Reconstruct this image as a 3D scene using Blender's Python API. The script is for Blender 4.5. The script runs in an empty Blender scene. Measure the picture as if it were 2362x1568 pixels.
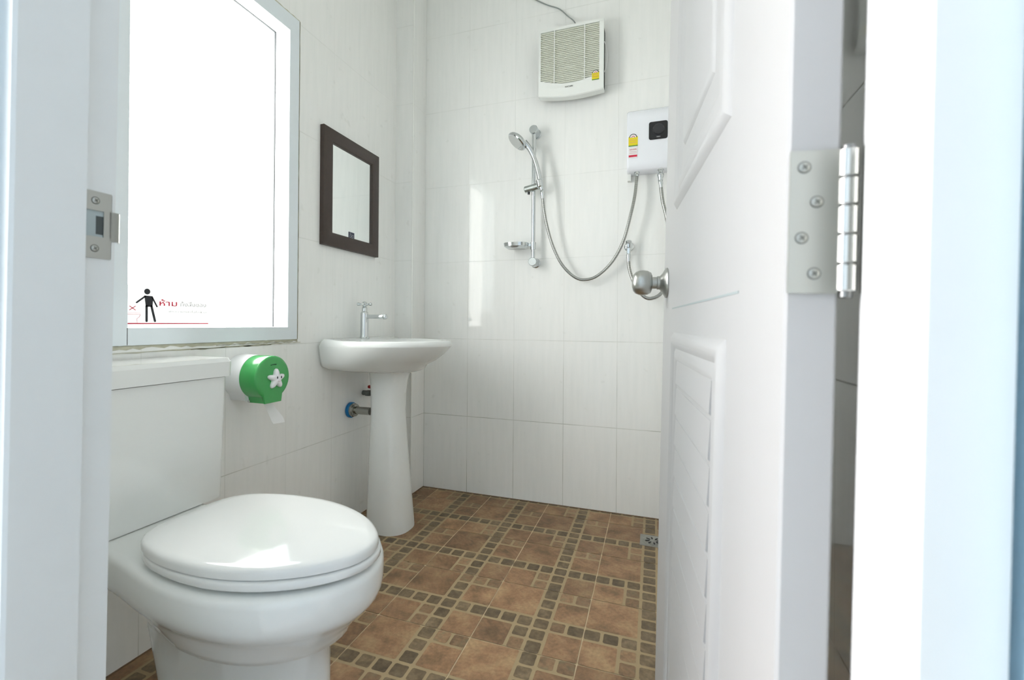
import bpy, bmesh, math, random
from mathutils import Vector, Matrix
random.seed(7)
S = bpy.context.scene
COL = S.collection

# ------------------------------------------------------------------ camera
F_PX, W_PX, H_PX = 1053.1, 2362, 1568
CAM = Vector((1.161, -2.188, .873))
cam_d = bpy.data.cameras.new('camera'); cam = bpy.data.objects.new('camera', cam_d); COL.objects.link(cam)
cam_d.sensor_width = 36; cam_d.lens = F_PX / W_PX * 36
cam_d.shift_x = 42.3 / W_PX; cam_d.shift_y = -40.2 / W_PX
cam_d.clip_start = .02
cam_d.dof.use_dof = True; cam_d.dof.focus_distance = 1.9; cam_d.dof.aperture_fstop = 6.3
yaw, pit, rol = .337, .0028, .0072
fw = Vector((-math.sin(yaw) * math.cos(pit), math.cos(yaw) * math.cos(pit), math.sin(pit)))
rt = Vector((math.cos(yaw), math.sin(yaw), 0)); up = rt.cross(fw)
r2 = math.cos(rol) * rt + math.sin(rol) * up; u2 = -math.sin(rol) * rt + math.cos(rol) * up
M = Matrix((r2, u2, -fw)).transposed().to_4x4(); M.translation = CAM
cam.matrix_world = M
S.camera = cam
# ------------------------------------------------------------------ light, exposure
w = bpy.data.worlds.new('world'); S.world = w; w.use_nodes = True
bg = w.node_tree.nodes['Background']
bg.inputs[0].default_value = (1.0, .94, .92, 1); bg.inputs[1].default_value = 11.0
S.view_settings.view_transform = 'Standard'; S.view_settings.look = 'None'
S.view_settings.exposure = 0.34; S.view_settings.gamma = 1; S.view_settings.use_curve_mapping = False
S.cycles.max_bounces = 24; S.cycles.diffuse_bounces = 16; S.cycles.glossy_bounces = 6
S.cycles.use_denoising = True
S.cycles.sample_clamp_indirect = 0

def portal(name, loc, rot, sx, sy):
    l = bpy.data.lights.new(name, 'AREA'); l.shape = 'RECTANGLE'; l.size = sx; l.size_y = sy
    l.cycles.is_portal = True
    o = bpy.data.objects.new(name, l); COL.objects.link(o); o.location = loc; o.rotation_euler = rot
portal('window_portal', (-.24, -1.13, 1.40), (0, -math.pi / 2, 0), 1.3, .75)

portal('added_porch_portal', (-.30, -2.285, 1.3), (0, -math.pi / 2, 0), 2.7, .71)

# ------------------------------------------------------------------ materials
def nt(name):
    m = bpy.data.materials.new(name); m.use_nodes = True
    t = m.node_tree; return m, t, t.nodes['Principled BSDF']

def N(t, kind, **k):
    n = t.nodes.new(kind)
    for a, b in k.items():
        setattr(n, a, b)
    return n

def math_n(t, op, a, b=None, c=None):
    n = N(t, 'ShaderNodeMath', operation=op)
    for i, v in enumerate((a, b, c)):
        if v is None: continue
        if isinstance(v, (int, float)): n.inputs[i].default_value = v
        else: t.links.new(v, n.inputs[i])
    return n.outputs[0]

def simple(name, col, rough=.4, metal=0, coat=0, var=.03, nscale=30, bump=0, bscale=200, ior=1.5):
    m, t, p = nt(name)
    p.inputs['Roughness'].default_value = rough; p.inputs['Metallic'].default_value = metal
    p.inputs['Coat Weight'].default_value = coat; p.inputs['IOR'].default_value = ior
    tc = N(t, 'ShaderNodeNewGeometry')
    no = N(t, 'ShaderNodeTexNoise'); no.inputs['Scale'].default_value = nscale; no.inputs['Detail'].default_value = 3
    t.links.new(tc.outputs['Position'], no.inputs['Vector'])
    mr = N(t, 'ShaderNodeMapRange'); mr.inputs[3].default_value = 1 - var; mr.inputs[4].default_value = 1 + var
    t.links.new(no.outputs[0], mr.inputs[0])
    mx = N(t, 'ShaderNodeMix', data_type='RGBA', blend_type='MULTIPLY'); mx.inputs[0].default_value = 1
    mx.inputs[6].default_value = (*col, 1)
    t.links.new(mr.outputs[0], mx.inputs[7])
    t.links.new(mx.outputs[2], p.inputs['Base Color'])
    if bump:
        n2 = N(t, 'ShaderNodeTexNoise'); n2.inputs['Scale'].default_value = bscale
        t.links.new(tc.outputs['Position'], n2.inputs['Vector'])
        b = N(t, 'ShaderNodeBump'); b.inputs['Strength'].default_value = bump; b.inputs['Distance'].default_value = .001
        t.links.new(n2.outputs[0], b.inputs['Height']); t.links.new(b.outputs[0], p.inputs['Normal'])
    return m

def tile_mat(name, axis, u0, W=.25, z0=.393, H=.4, vs=1.0):
    """white glazed wall tile with faint veining and thin joints on a fixed world grid"""
    m, t, p = nt(name)
    g = N(t, 'ShaderNodeNewGeometry'); sep = N(t, 'ShaderNodeSeparateXYZ'); t.links.new(g.outputs['Position'], sep.inputs[0])
    u = sep.outputs[axis]; z = sep.outputs[2]
    def dist(v, o, w):
        a = math_n(t, 'DIVIDE', math_n(t, 'SUBTRACT', v, o), w)
        f = math_n(t, 'FRACT', math_n(t, 'ADD', a, .5))
        return math_n(t, 'MULTIPLY', math_n(t, 'ABSOLUTE', math_n(t, 'SUBTRACT', f, .5)), w)
    def line(d, hw):
        r = N(t, 'ShaderNodeMapRange', interpolation_type='SMOOTHSTEP')
        r.inputs[1].default_value = hw * .4; r.inputs[2].default_value = hw * 1.5
        r.inputs[3].default_value = 1; r.inputs[4].default_value = 0
        t.links.new(d, r.inputs[0]); return r.outputs[0]
    nz = N(t, 'ShaderNodeTexNoise'); nz.inputs['Scale'].default_value = 6
    t.links.new(g.outputs['Position'], nz.inputs['Vector'])
    dh = line(dist(z, z0, H), .0016); dv = math_n(t, 'MULTIPLY', line(dist(u, u0, W), .0011), vs)
    j = math_n(t, 'MAXIMUM', dh, dv)
    dirt = N(t, 'ShaderNodeMapRange'); dirt.inputs[1].default_value = .35; dirt.inputs[2].default_value = .65
    dirt.inputs[3].default_value = .35; dirt.inputs[4].default_value = 1
    t.links.new(nz.outputs[0], dirt.inputs[0])
    jm = math_n(t, 'MULTIPLY', j, dirt.outputs[0])
    # joints near the floor have gone darker with damp
    low = N(t, 'ShaderNodeMapRange'); low.inputs[1].default_value = 0; low.inputs[2].default_value = 1.1
    low.inputs[3].default_value = 1; low.inputs[4].default_value = .26
    t.links.new(z, low.inputs[0])
    jm = math_n(t, 'MULTIPLY', jm, low.outputs[0])
    # vertical veins
    mp = N(t, 'ShaderNodeMapping'); mp.inputs['Scale'].default_value = (22, 22, 2.2)
    t.links.new(g.outputs['Position'], mp.inputs[0])
    vn = N(t, 'ShaderNodeTexNoise'); vn.inputs['Scale'].default_value = 2.2; vn.inputs['Detail'].default_value = 5
    t.links.new(mp.outputs[0], vn.inputs['Vector'])
    cr = N(t, 'ShaderNodeValToRGB')
    cr.color_ramp.elements[0].position = .3; cr.color_ramp.elements[0].color = (.83, .84, .825, 1)
    cr.color_ramp.elements[1].position = .62; cr.color_ramp.elements[1].color = (.86, .865, .85, 1)
    t.links.new(vn.outputs[0], cr.inputs[0])
    sp = N(t, 'ShaderNodeTexNoise'); sp.inputs['Scale'].default_value = 26; sp.inputs['Detail'].default_value = 1
    t.links.new(g.outputs['Position'], sp.inputs['Vector'])
    sr = N(t, 'ShaderNodeMapRange'); sr.inputs[1].default_value = .70; sr.inputs[2].default_value = .80
    sr.inputs[3].default_value = 0; sr.inputs[4].default_value = .22
    t.links.new(sp.outputs[0], sr.inputs[0])
    m0 = N(t, 'ShaderNodeMix', data_type='RGBA'); t.links.new(sr.outputs[0], m0.inputs[0])
    t.links.new(cr.outputs[0], m0.inputs[6]); m0.inputs[7].default_value = (.62, .63, .59, 1)
    m1 = N(t, 'ShaderNodeMix', data_type='RGBA'); t.links.new(jm, m1.inputs[0])
    t.links.new(m0.outputs[2], m1.inputs[6]); m1.inputs[7].default_value = (.33, .34, .29, 1)
    t.links.new(m1.outputs[2], p.inputs['Base Color'])
    ro = math_n(t, 'ADD', math_n(t, 'MULTIPLY', j, .5), .045); t.links.new(ro, p.inputs['Roughness'])
    p.inputs['IOR'].default_value = 1.36
    bn = N(t, 'ShaderNodeTexNoise'); bn.inputs['Scale'].default_value = 16; bn.inputs['Detail'].default_value = 2
    t.links.new(g.outputs['Position'], bn.inputs['Vector'])
    h = math_n(t, 'SUBTRACT', math_n(t, 'MULTIPLY', bn.outputs[0], .35), j)
    b = N(t, 'ShaderNodeBump'); b.inputs['Strength'].default_value = .22; b.inputs['Distance'].default_value = .0010
    t.links.new(h, b.inputs['Height']); t.links.new(b.outputs[0], p.inputs['Normal'])
    return m

def stone_mat(name, c1, c2, c3, scale):
    m, t, p = nt(name)
    g = N(t, 'ShaderNodeNewGeometry')
    n1 = N(t, 'ShaderNodeTexNoise'); n1.inputs['Scale'].default_value = scale; n1.inputs['Detail'].default_value = 8; n1.inputs['Roughness'].default_value = .65
    t.links.new(g.outputs['Position'], n1.inputs['Vector'])
    cr = N(t, 'ShaderNodeValToRGB'); e = cr.color_ramp.elements
    e[0].position = .36; e[0].color = (*c1, 1); e[1].position = .64; e[1].color = (*c3, 1)
    x = e.new(.5); x.color = (*c2, 1)
    t.links.new(n1.outputs[0], cr.inputs[0])
    at = N(t, 'ShaderNodeAttribute', attribute_name='tone')
    mr = N(t, 'ShaderNodeMapRange'); mr.inputs[3].default_value = .78; mr.inputs[4].default_value = 1.22
    t.links.new(at.outputs['Fac'], mr.inputs[0])
    n2 = N(t, 'ShaderNodeTexNoise'); n2.inputs['Scale'].default_value = 95; n2.inputs['Detail'].default_value = 4
    t.links.new(g.outputs['Position'], n2.inputs['Vector'])
    m2 = N(t, 'ShaderNodeMapRange'); m2.inputs[1].default_value = .3; m2.inputs[2].default_value = .7; m2.inputs[3].default_value = .82; m2.inputs[4].default_value = 1.15
    t.links.new(n2.outputs[0], m2.inputs[0])
    k = math_n(t, 'MULTIPLY', mr.outputs[0], m2.outputs[0])
    mx = N(t, 'ShaderNodeMix', data_type='RGBA', blend_type='MULTIPLY'); mx.inputs[0].default_value = 1
    t.links.new(cr.outputs[0], mx.inputs[6]); t.links.new(k, mx.inputs[7])
    t.links.new(mx.outputs[2], p.inputs['Base Color'])
    p.inputs['Roughness'].default_value = .48
    b = N(t, 'ShaderNodeBump'); b.inputs['Strength'].default_value = .3; b.inputs['Distance'].default_value = .001
    t.links.new(n2.outputs[0], b.inputs['Height']); t.links.new(b.outputs[0], p.inputs['Normal'])
    return m

CER = simple('white_ceramic', (.77, .79, .78), .07, coat=.3, var=.01)
SEAT = simple('seat_plastic', (.73, .745, .74), .09, coat=.2, var=.01)
UPVC = simple('white_upvc', (.70, .72, .72), .32, var=.015)
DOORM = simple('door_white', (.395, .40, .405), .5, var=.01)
PLA = simple('white_plastic', (.80, .82, .80), .35, var=.01)
PLB = simple('heater_plastic', (.80, .82, .87), .22, var=.01)
IVO = simple('ivory_plastic', (.66, .68, .58), .4, var=.02)
ALU = simple('window_aluminium', (.74, .80, .84), .35, var=.015)
CHR = simple('chrome', (.60, .63, .64), .10, metal=1, var=.02)
STL = simple('brushed_steel', (.46, .47, .45), .30, metal=1, var=.05, bump=.2, bscale=500)
STP = simple('steel_plate', (.43, .44, .415), .40, metal=1, var=.04)
DRK = simple('dark_steel', (.16, .17, .16), .5, metal=.6)
BLK = simple('black_plastic', (.012, .013, .016), .18)
BRN = simple('brown_wood', (.045, .030, .024), .42, var=.18, nscale=60, bump=.3, bscale=120)
GRN = simple('green_plastic', (.05, .36, .09), .18, coat=.3)
GRD = simple('green_dark', (.02, .14, .05), .4)
PAP = simple('paper', (.86, .86, .86), .9)
RED = simple('red_paint', (.62, .02, .06), .5)
REDD = simple('red_handle', (.42, .02, .02), .45)
PIP = simple('pipe_steel', (.36, .36, .33), .22, metal=1)
BLU = simple('blue_plastic', (.0, .16, .42), .4)
YEL = simple('yellow_label', (.75, .62, .01), .5)
LGR = simple('green_label', (.06, .25, .05), .5)
GRY = simple('grey_film', (.50, .51, .51), .6)
INK = simple('black_film', (.012, .014, .02), .5)
NAV = simple('navy_label', (.015, .02, .06), .4)
LWH = simple('white_label', (.8, .8, .8), .5)
RUB = simple('dark_gasket', (.07, .075, .08), .6)
GAP = simple('shadow_gap_dark', (.03, .035, .05), .6)  # near-black colour standing in for shade in narrow gaps
GROUT = simple('window_grout', (.48, .47, .37), .85, var=.25, nscale=50, bump=.8, bscale=90)
MORT = simple('floor_edge_grout', (.20, .13, .08), .9, var=.35, nscale=40)
TRM = simple('tile_trim', (.84, .85, .82), .25)
CEI = simple('ceiling_paint', (.86, .87, .85), .8)
BLW = simple('pale_blue_paint', (.58, .74, .84), .55, var=.03, bump=.2, bscale=60)
BLD = simple('blue_shadow_gap', (.40, .63, .76), .5)
CON = simple('porch_concrete', (.42, .43, .43), .85, var=.12, nscale=8)
WHR = simple('added_porch_paint', (.72, .76, .78), .8)
T_BACK = tile_mat('wall_tile_back', 0, .2523)
T_SIDE = tile_mat('wall_tile_side', 1, -.118, vs=.45)
T_PIL = tile_mat('wall_tile_pilaster', 0, 5.03, W=10)

def hose_mat():
    m, t, p = nt('braided_steel')
    p.inputs['Metallic'].default_value = 1; p.inputs['Roughness'].default_value = .3
    g = N(t, 'ShaderNodeNewGeometry')
    wv = N(t, 'ShaderNodeTexWave', wave_type='BANDS', bands_direction='Z'); wv.inputs['Scale'].default_value = 70; wv.inputs['Distortion'].default_value = 1.0
    t.links.new(g.outputs['Position'], wv.inputs['Vector'])
    cr = N(t, 'ShaderNodeValToRGB'); cr.color_ramp.elements[0].color = (.20, .20, .19, 1); cr.color_ramp.elements[1].color = (.52, .53, .50, 1)
    t.links.new(wv.outputs[0], cr.inputs[0]); t.links.new(cr.outputs[0], p.inputs['Base Color'])
    return m
HOS = hose_mat()

def mirror_mat():
    m, t, p = nt('mirror_glass')
    p.inputs['Metallic'].default_value = 1; p.inputs['Roughness'].default_value = .01
    n = N(t, 'ShaderNodeTexNoise'); n.inputs['Scale'].default_value = 3
    cr = N(t, 'ShaderNodeValToRGB'); cr.color_ramp.elements[0].color = (.86, .89, .88, 1); cr.color_ramp.elements[1].color = (.89, .92, .91, 1)
    t.links.new(n.outputs[0], cr.inputs[0]); t.links.new(cr.outputs[0], p.inputs['Base Color'])
    return m
MIR = mirror_mat()

def pane_mat():
    m = bpy.data.materials.new('window_glass'); m.use_nodes = True; t = m.node_tree; t.nodes.clear()
    o = N(t, 'ShaderNodeOutputMaterial'); mx = N(t, 'ShaderNodeMixShader')
    tr = N(t, 'ShaderNodeBsdfTransparent'); tr.inputs[0].default_value = (.96, .99, .98, 1)
    gl = N(t, 'ShaderNodeBsdfGlossy'); gl.inputs['Roughness'].default_value = .02
    lw = N(t, 'ShaderNodeLayerWeight'); lw.inputs[0].default_value = .5
    fr = math_n(t, 'ADD', math_n(t, 'MULTIPLY', math_n(t, 'POWER', lw.outputs[1], 5), .5), .03)
    t.links.new(fr, mx.inputs[0]); t.links.new(tr.outputs[0], mx.inputs[1]); t.links.new(gl.outputs[0], mx.inputs[2])
    t.links.new(mx.outputs[0], o.inputs[0]); return m
PANE = pane_mat()

# ------------------------------------------------------------------ building helpers
ROOT = {}
TILT = (Matrix.Translation((.9, -1.82, .873)) @ Matrix.Rotation(.0165, 4, 'Y') @ Matrix.Translation((-.9, 1.82, -.873)))

def V(*a): return Vector(a)

def catmull(pts, n, closed=False):
    out = []; L = len(pts); pts = [Vector(p) for p in pts]
    segs = L if closed else L - 1
    for k in range(n):
        f = k / n * segs if closed else k / (n - 1) * segs
        i = min(int(f), segs - 1); t = f - i
        if closed: p = [pts[(i + j) % L] for j in (-1, 0, 1, 2)]
        else: p = [pts[max(0, min(L - 1, i + j))] for j in (-1, 0, 1, 2)]
        out.append(.5 * ((2 * p[1]) + (p[2] - p[0]) * t + (2 * p[0] - 5 * p[1] + 4 * p[2] - p[3]) * t * t + (3 * p[1] - p[0] - 3 * p[2] + p[3]) * t ** 3))
    return out

class MB:
    def __init__(s): s.bm = bmesh.new(); s.mats = [0]
    def quad(s, pts, mi=0):
        vs = [s.bm.verts.new(p) for p in pts]; f = s.bm.faces.new(vs); f.material_index = mi; return f
    def box(s, a, b, bev=0, seg=2, m=None):
        lo = [min(a[i], b[i]) for i in range(3)]; hi = [max(a[i], b[i]) for i in range(3)]
        t = bmesh.new(); bmesh.ops.create_cube(t, size=1)
        for v in t.verts: v.co = Vector([lo[i] + (v.co[i] + .5) * (hi[i] - lo[i]) for i in range(3)])
        if bev: bmesh.ops.bevel(t, geom=t.edges[:] , offset=bev, segments=seg, affect='EDGES', profile=.5)
        if m is not None: bmesh.ops.transform(t, matrix=m, verts=t.verts)
        s.merge(t); return s
    def merge(s, t):
        me = bpy.data.meshes.new('tmp'); t.to_mesh(me); t.free(); s.bm.from_mesh(me); bpy.data.meshes.remove(me)
    def loft(s, rings, cap0=True, cap1=True, closed=True):
        R = [[s.bm.verts.new(p) for p in r] for r in rings]; n = len(R[0])
        for a, b in zip(R, R[1:]):
            for i in range(n if closed else n - 1):
                j = (i + 1) % n
                try: s.bm.faces.new((a[i], a[j], b[j], b[i]))
                except ValueError: pass
        if cap0: s.bm.faces.new(R[0][::-1])
        if cap1: s.bm.faces.new(R[-1])
        return s
    def lathe(s, prof, o=(0, 0, 0), axis=(0, 0, 1), n=32, sx=1, sy=1, ref=None):
        """prof: list of (radius, height along axis)"""
        a = Vector(axis).normalized()
        r = Vector(ref) if ref else (V(0, 0, 1) if abs(a.z) < .9 else V(1, 0, 0))
        x = (r - a * r.dot(a)).normalized(); y = a.cross(x); o = Vector(o)
        rings = [[o + a * h + (x * math.cos(2 * math.pi * k / n) * sx + y * math.sin(2 * math.pi * k / n) * sy) * max(rad, 1e-5) for k in range(n)] for rad, h in prof]
        return s.loft(rings)
    def cyl(s, p0, p1, r0, r1=None, n=24, bev=0):
        p0, p1 = Vector(p0), Vector(p1); L = (p1 - p0).length; r1 = r0 if r1 is None else r1
        if bev: pr = [(r0 - bev, 0), (r0, bev), (r1, L - bev), (r1 - bev, L)]
        else: pr = [(r0, 0), (r1, L)]
        return s.lathe(pr, p0, p1 - p0, n)
    def tube(s, pts, r, n=12, smooth=0):
        pts = [Vector(p) for p in pts]
        if smooth: pts = catmull(pts, smooth)
        rr = r if isinstance(r, (list, tuple)) else None
        t0 = (pts[1] - pts[0]).normalized(); x = t0.orthogonal().normalized(); rings = []
        for i, p in enumerate(pts):
            t = (pts[min(i + 1, len(pts) - 1)] - pts[max(i - 1, 0)]).normalized()
            x = (x - t * x.dot(t)).normalized(); y = t.cross(x)
            if rr:
                f = i / (len(pts) - 1) * (len(rr) - 1); k = min(int(f), len(rr) - 2); rad = rr[k] + (rr[k + 1] - rr[k]) * (f - k)
            else: rad = r
            rings.append([p + (x * math.cos(2 * math.pi * k / n) + y * math.sin(2 * math.pi * k / n)) * rad for k in range(n)])
        return s.loft(rings)
    def prism(s, pts, d):
        """pts 3D loop, extruded by vector d"""
        a = [Vector(p) for p in pts]; return s.loft([a, [p + Vector(d) for p in a]])
    def tilt(s): bmesh.ops.transform(s.bm, matrix=TILT, verts=s.bm.verts); return s
    def xf(s, m): bmesh.ops.transform(s.bm, matrix=m, verts=s.bm.verts); return s
    def build(s, name, mat, parent=None, smooth=35, base=None, bev=0):
        bmesh.ops.remove_doubles(s.bm, verts=s.bm.verts, dist=1e-6)
        bmesh.ops.recalc_face_normals(s.bm, faces=s.bm.faces)
        if parent is not None: off = ROOT[parent.name]
        else:
            if base is None:
                xs = [v.co for v in s.bm.verts]
                base = V((min(c.x for c in xs) + max(c.x for c in xs)) / 2, (min(c.y for c in xs) + max(c.y for c in xs)) / 2, min(c.z for c in xs))
            off = Vector(base)
        bmesh.ops.translate(s.bm, vec=-off, verts=s.bm.verts)
        me = bpy.data.meshes.new(name); s.bm.to_mesh(me); s.bm.free()
        for mm in (mat if isinstance(mat, (list, tuple)) else [mat]): me.materials.append(mm)
        if smooth:
            me.shade_smooth(); me.set_sharp_from_angle(angle=math.radians(smooth))
        o = bpy.data.objects.new(name, me); COL.objects.link(o)
        if parent is not None: o.parent = parent
        else: o.location = off
        ROOT[o.name] = off
        return o

def thing(name, loc, label, cat, group=None, kind=None):
    o = bpy.data.objects.new(name, None); COL.objects.link(o); o.location = loc; o.empty_display_size = .1
    ROOT[o.name] = Vector(loc)
    if label: o['label'] = label; o['category'] = cat
    if group: o['group'] = group
    if kind: o['kind'] = kind
    return o

def struct(o): o['kind'] = 'structure'; return o
def tag(o, label, cat, group=None):
    o['label'] = label; o['category'] = cat
    if group: o['group'] = group
    return o

def text(name, body, size, loc, right, mat, parent, width=None, extrude=.0002, align='LEFT', bold=0):
    """flat lettering; right = reading direction"""
    c = bpy.data.curves.new('t', 'FONT'); c.body = body; c.size = size; c.extrude = extrude; c.align_x = align; c.resolution_u = 4; c.offset = bold
    o = bpy.data.objects.new('t', c); COL.objects.link(o)
    me = bpy.data.meshes.new_from_object(o.evaluated_get(bpy.context.evaluated_depsgraph_get()))
    bpy.data.objects.remove(o)
    bm = bmesh.new(); bm.from_mesh(me); bpy.data.meshes.remove(me)
    x = Vector(right).normalized(); z = V(0, 0, 1); y = x.cross(z)
    if width and bm.verts:
        xs = [v.co.x for v in bm.verts]; k = width / (max(xs) - min(xs)); x0 = min(xs)
        for v in bm.verts: v.co.x = (v.co.x - x0) * k
    for v in bm.verts: v.co = Vector(loc) + x * v.co.x + z * v.co.y - y * v.co.z
    b = MB(); b.bm.free(); b.bm = bm
    return b.build(name, mat, parent, smooth=0)

def ring_rect(mb, plane, lo, hi, lo2, hi2, d0, d1):
    """rectangular frame: outer lo..hi, inner lo2..hi2 in 2D; plane maps (a,b,depth)->xyz"""
    O = [(lo[0], lo[1]), (hi[0], lo[1]), (hi[0], hi[1]), (lo[0], hi[1])]
    I = [(lo2[0], lo2[1]), (hi2[0], lo2[1]), (hi2[0], hi2[1]), (lo2[0], hi2[1])]
    rings = [[plane(*p, d0) for p in O], [plane(*p, d1) for p in O], [plane(*p, d1) for p in I], [plane(*p, d0) for p in I], [plane(*p, d0) for p in O]]
    mb.loft(rings, False, False)

# ------------------------------------------------------------------ room shell
HC = 2.66
XL, XR, YF, YO = -.10, 1.42, -1.818, -1.925

# floor: printed stoneware tiles, six by six cells
def make_floor():
    b = MB(); T = .2955; gx, gy = .3889, -.4154; g = .0016
    bm = b.bm; tone = bm.faces.layers.float.new('tone')
    b.quad([(XL - .05, .05, -.0012), (XL - .05, YO, -.0012), (XR + .05, YO, -.0012), (XR + .05, .05, -.0012)], 0)
    cells = [(0, 0, 3, 3, 'B')] + [(3, v, 4, v + 1, 'D') for v in range(6)] + [(4, 0, 5, 1, 'L'), (5, 0, 6, 1, 'L'), (4, 1, 6, 3, 'B')]
    cells += [(0, 3, 1, 4, 'D'), (1, 3, 2, 4, 'D'), (2, 3, 3, 4, 'D'), (4, 3, 5, 4, 'D'), (5, 3, 6, 4, 'D'), (0, 4, 2, 6, 'B'), (2, 4, 3, 5, 'L'), (2, 5, 3, 6, 'L'), (4, 4, 6, 6, 'B')]
    U = T / 6; rnd = random.Random(3)
    def clipq(x0, y0, x1, y1, z, mi, tn, jit=0):
        x0 = max(x0, XL - .04); x1 = min(x1, XR + .04); y0 = max(y0, YO + .0); y1 = min(y1, .04)
        if x1 - x0 < .002 or y1 - y0 < .002: return
        c = .0035 if jit else 0
        j = lambda: rnd.uniform(-.0008, .0008) if jit else 0
        if jit:
            P = [(x0 + c, y0), ((x0 + x1) / 2, y0 + j()), (x1 - c, y0), (x1, y0 + c), (x1 + j(), (y0 + y1) / 2), (x1, y1 - c), (x1 - c, y1), ((x0 + x1) / 2, y1 + j()), (x0 + c, y1), (x0, y1 - c), (x0 + j(), (y0 + y1) / 2), (x0, y0 + c)]
        else: P = [(x0, y0), (x1, y0), (x1, y1), (x0, y1)]
        f = b.quad([(px, py, z) for px, py in P], mi); f[tone] = tn
    for i in range(-2, 6):
        for j in range(-2, 6):
            X0 = gx + (i) * T; Y0 = gy - j * T   # v grows towards the door
            clipq(X0 + g, Y0 - T + g, X0 + T - g, Y0 - g, 0, 1, .5)
            for (u0, v0, u1, v1, k) in cells:
                s = .0046
                a0 = X0 + u0 * U + (s if u0 else g); a1 = X0 + u1 * U - (s if u1 < 6 else g)
                b1 = Y0 - v0 * U - (s if v0 else g); b0 = Y0 - v1 * U + (s if v1 < 6 else g)
                clipq(a0, b0, a1, b1, .0004, {'B': 2, 'D': 3, 'L': 4}[k] if rnd.random() > .07 or k == 'B' else 3 + rnd.randint(0, 1), rnd.random(), 1)
    cream = simple('tile_joint_cream', (.66, .52, .33), .8, var=.15)
    tan = simple('printed_joint_tan', (.36, .27, .15), .6, var=.1)
    o = b.build('floor', [cream, tan,
        stone_mat('tile_brown', (.165, .098, .048), (.27, .150, .076), (.34, .22, .112), 12),
        stone_mat('tile_olive', (.105, .074, .040), (.145, .100, .054), (.19, .138, .078), 30),
        stone_mat('tile_sand', (.18, .112, .058), (.27, .160, .083), (.22, .165, .088), 26)], smooth=0, base=(0, 0, 0))
    return struct(o)
make_floor()
b = MB(); b.box((XL - .12, YO, -.12), (XR + .12, .12, -.003)); struct(b.build('trim_1', CON))   # slab under the tiles

b = MB(); b.box((XL - .12, 0, -.12), (XR + .12, .12, HC)); struct(b.build('wall_back', T_BACK))
b = MB(); b.box((XR, YO, -.12), (XR + .12, 0, HC)); struct(b.build('wall_right', T_SIDE))
# left wall with the window opening
WY0, WY1, WZ0, WZ1 = -1.452, -.82, .811, 2.0
b = MB()
for a, c in (((XL - .12, YO, -.12), (XL, WY0, HC)), ((XL - .12, WY1, -.12), (XL, 0, HC)), ((XL - .12, WY0, -.12), (XL, WY1, WZ0)), ((XL - .12, WY0, WZ1), (XL, WY1, HC))):
    b.box(a, c)
struct(b.build('wall_left', T_SIDE))
b = MB(); b.box((XL, -.135, 0), (0, 0, HC)); struct(b.build('wall_pilaster', T_PIL))
b = MB(); b.tube([(.001, -.136, .003), (.001, -.136, HC)], .0042, 8); struct(b.build('trim_2', TRM))
b = MB(); b.box((XL - .12, YO, HC), (XR + .12, .12, HC + .1)); struct(b.build('ceiling', CEI))
# front wall: tiled inside, pale blue outside, opening follows the slightly leaning frame
OX0, OX1, OZ = .508, 1.322, 2.06
def tp(x, y, z): return TILT @ V(x, y, z)
for nm, y0, y1, mt in (('wall_front', YF, YO + .02, T_BACK), ('wall_outer', YO + .02, YO - .006, BLW)):
    b = MB()
    def prism_y(P): b.loft([[V(p.x, y0, p.z) for p in P], [V(p.x, y1, p.z) for p in P]])
    prism_y([V(XL - .12, 0, -.12), tp(OX0, 0, -.12), tp(OX0, 0, OZ), V(XL - .12, 0, OZ)])
    prism_y([tp(OX1, 0, -.12), V(XR + .12, 0, -.12), V(XR + .12, 0, OZ), tp(OX1, 0, OZ)])
    prism_y([V(XL - .12, 0, OZ), tp(OX0, 0, OZ), tp(OX1, 0, OZ), V(XR + .12, 0, OZ), V(XR + .12, 0, HC + .1), V(XL - .12, 0, HC + .1)])
    struct(b.build(nm, mt))
# darker blue strip standing in for the shadow gap beside the outer frame
b = MB()
b.box((1.316, YO - .010, 0), (1.324, YO + .0, OZ)).box((.506, YO - .010, 0), (.514, YO, OZ)); b.tilt()
struct(b.build('trim_3', BLD))

# unseen porch outside the door, added to soften daylight on the frame
b = MB(); b.box((-2.6, -3.75, -.16), (4.2, YO - .006, -.06)); struct(b.build('ground', CON))
b = MB(); b.box((XL - .24, -3.87, -.16), (4.2, -3.75, 2.75)); struct(b.build('wall_porch_added', WHR))
b = MB(); b.box((3.2, -3.75, -.16), (3.32, YO - .006, 2.66)); struct(b.build('wall_porch_end_added', WHR))
b = MB(); b.box((XL - .24, -3.75, -.06), (XL - .12, -2.60, 2.66)); struct(b.build('wall_porch_side_added', WHR))
b = MB(); b.box((XR + .12, YO - .005, -.16), (3.32, YO + .10, 2.66)); struct(b.build('wall_facade_added', BLW))
b = MB(); b.box((XL - .24, -3.75, 2.66), (4.2, YO - .006, 2.74)); struct(b.build('ceiling_porch_added', WHR))

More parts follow.
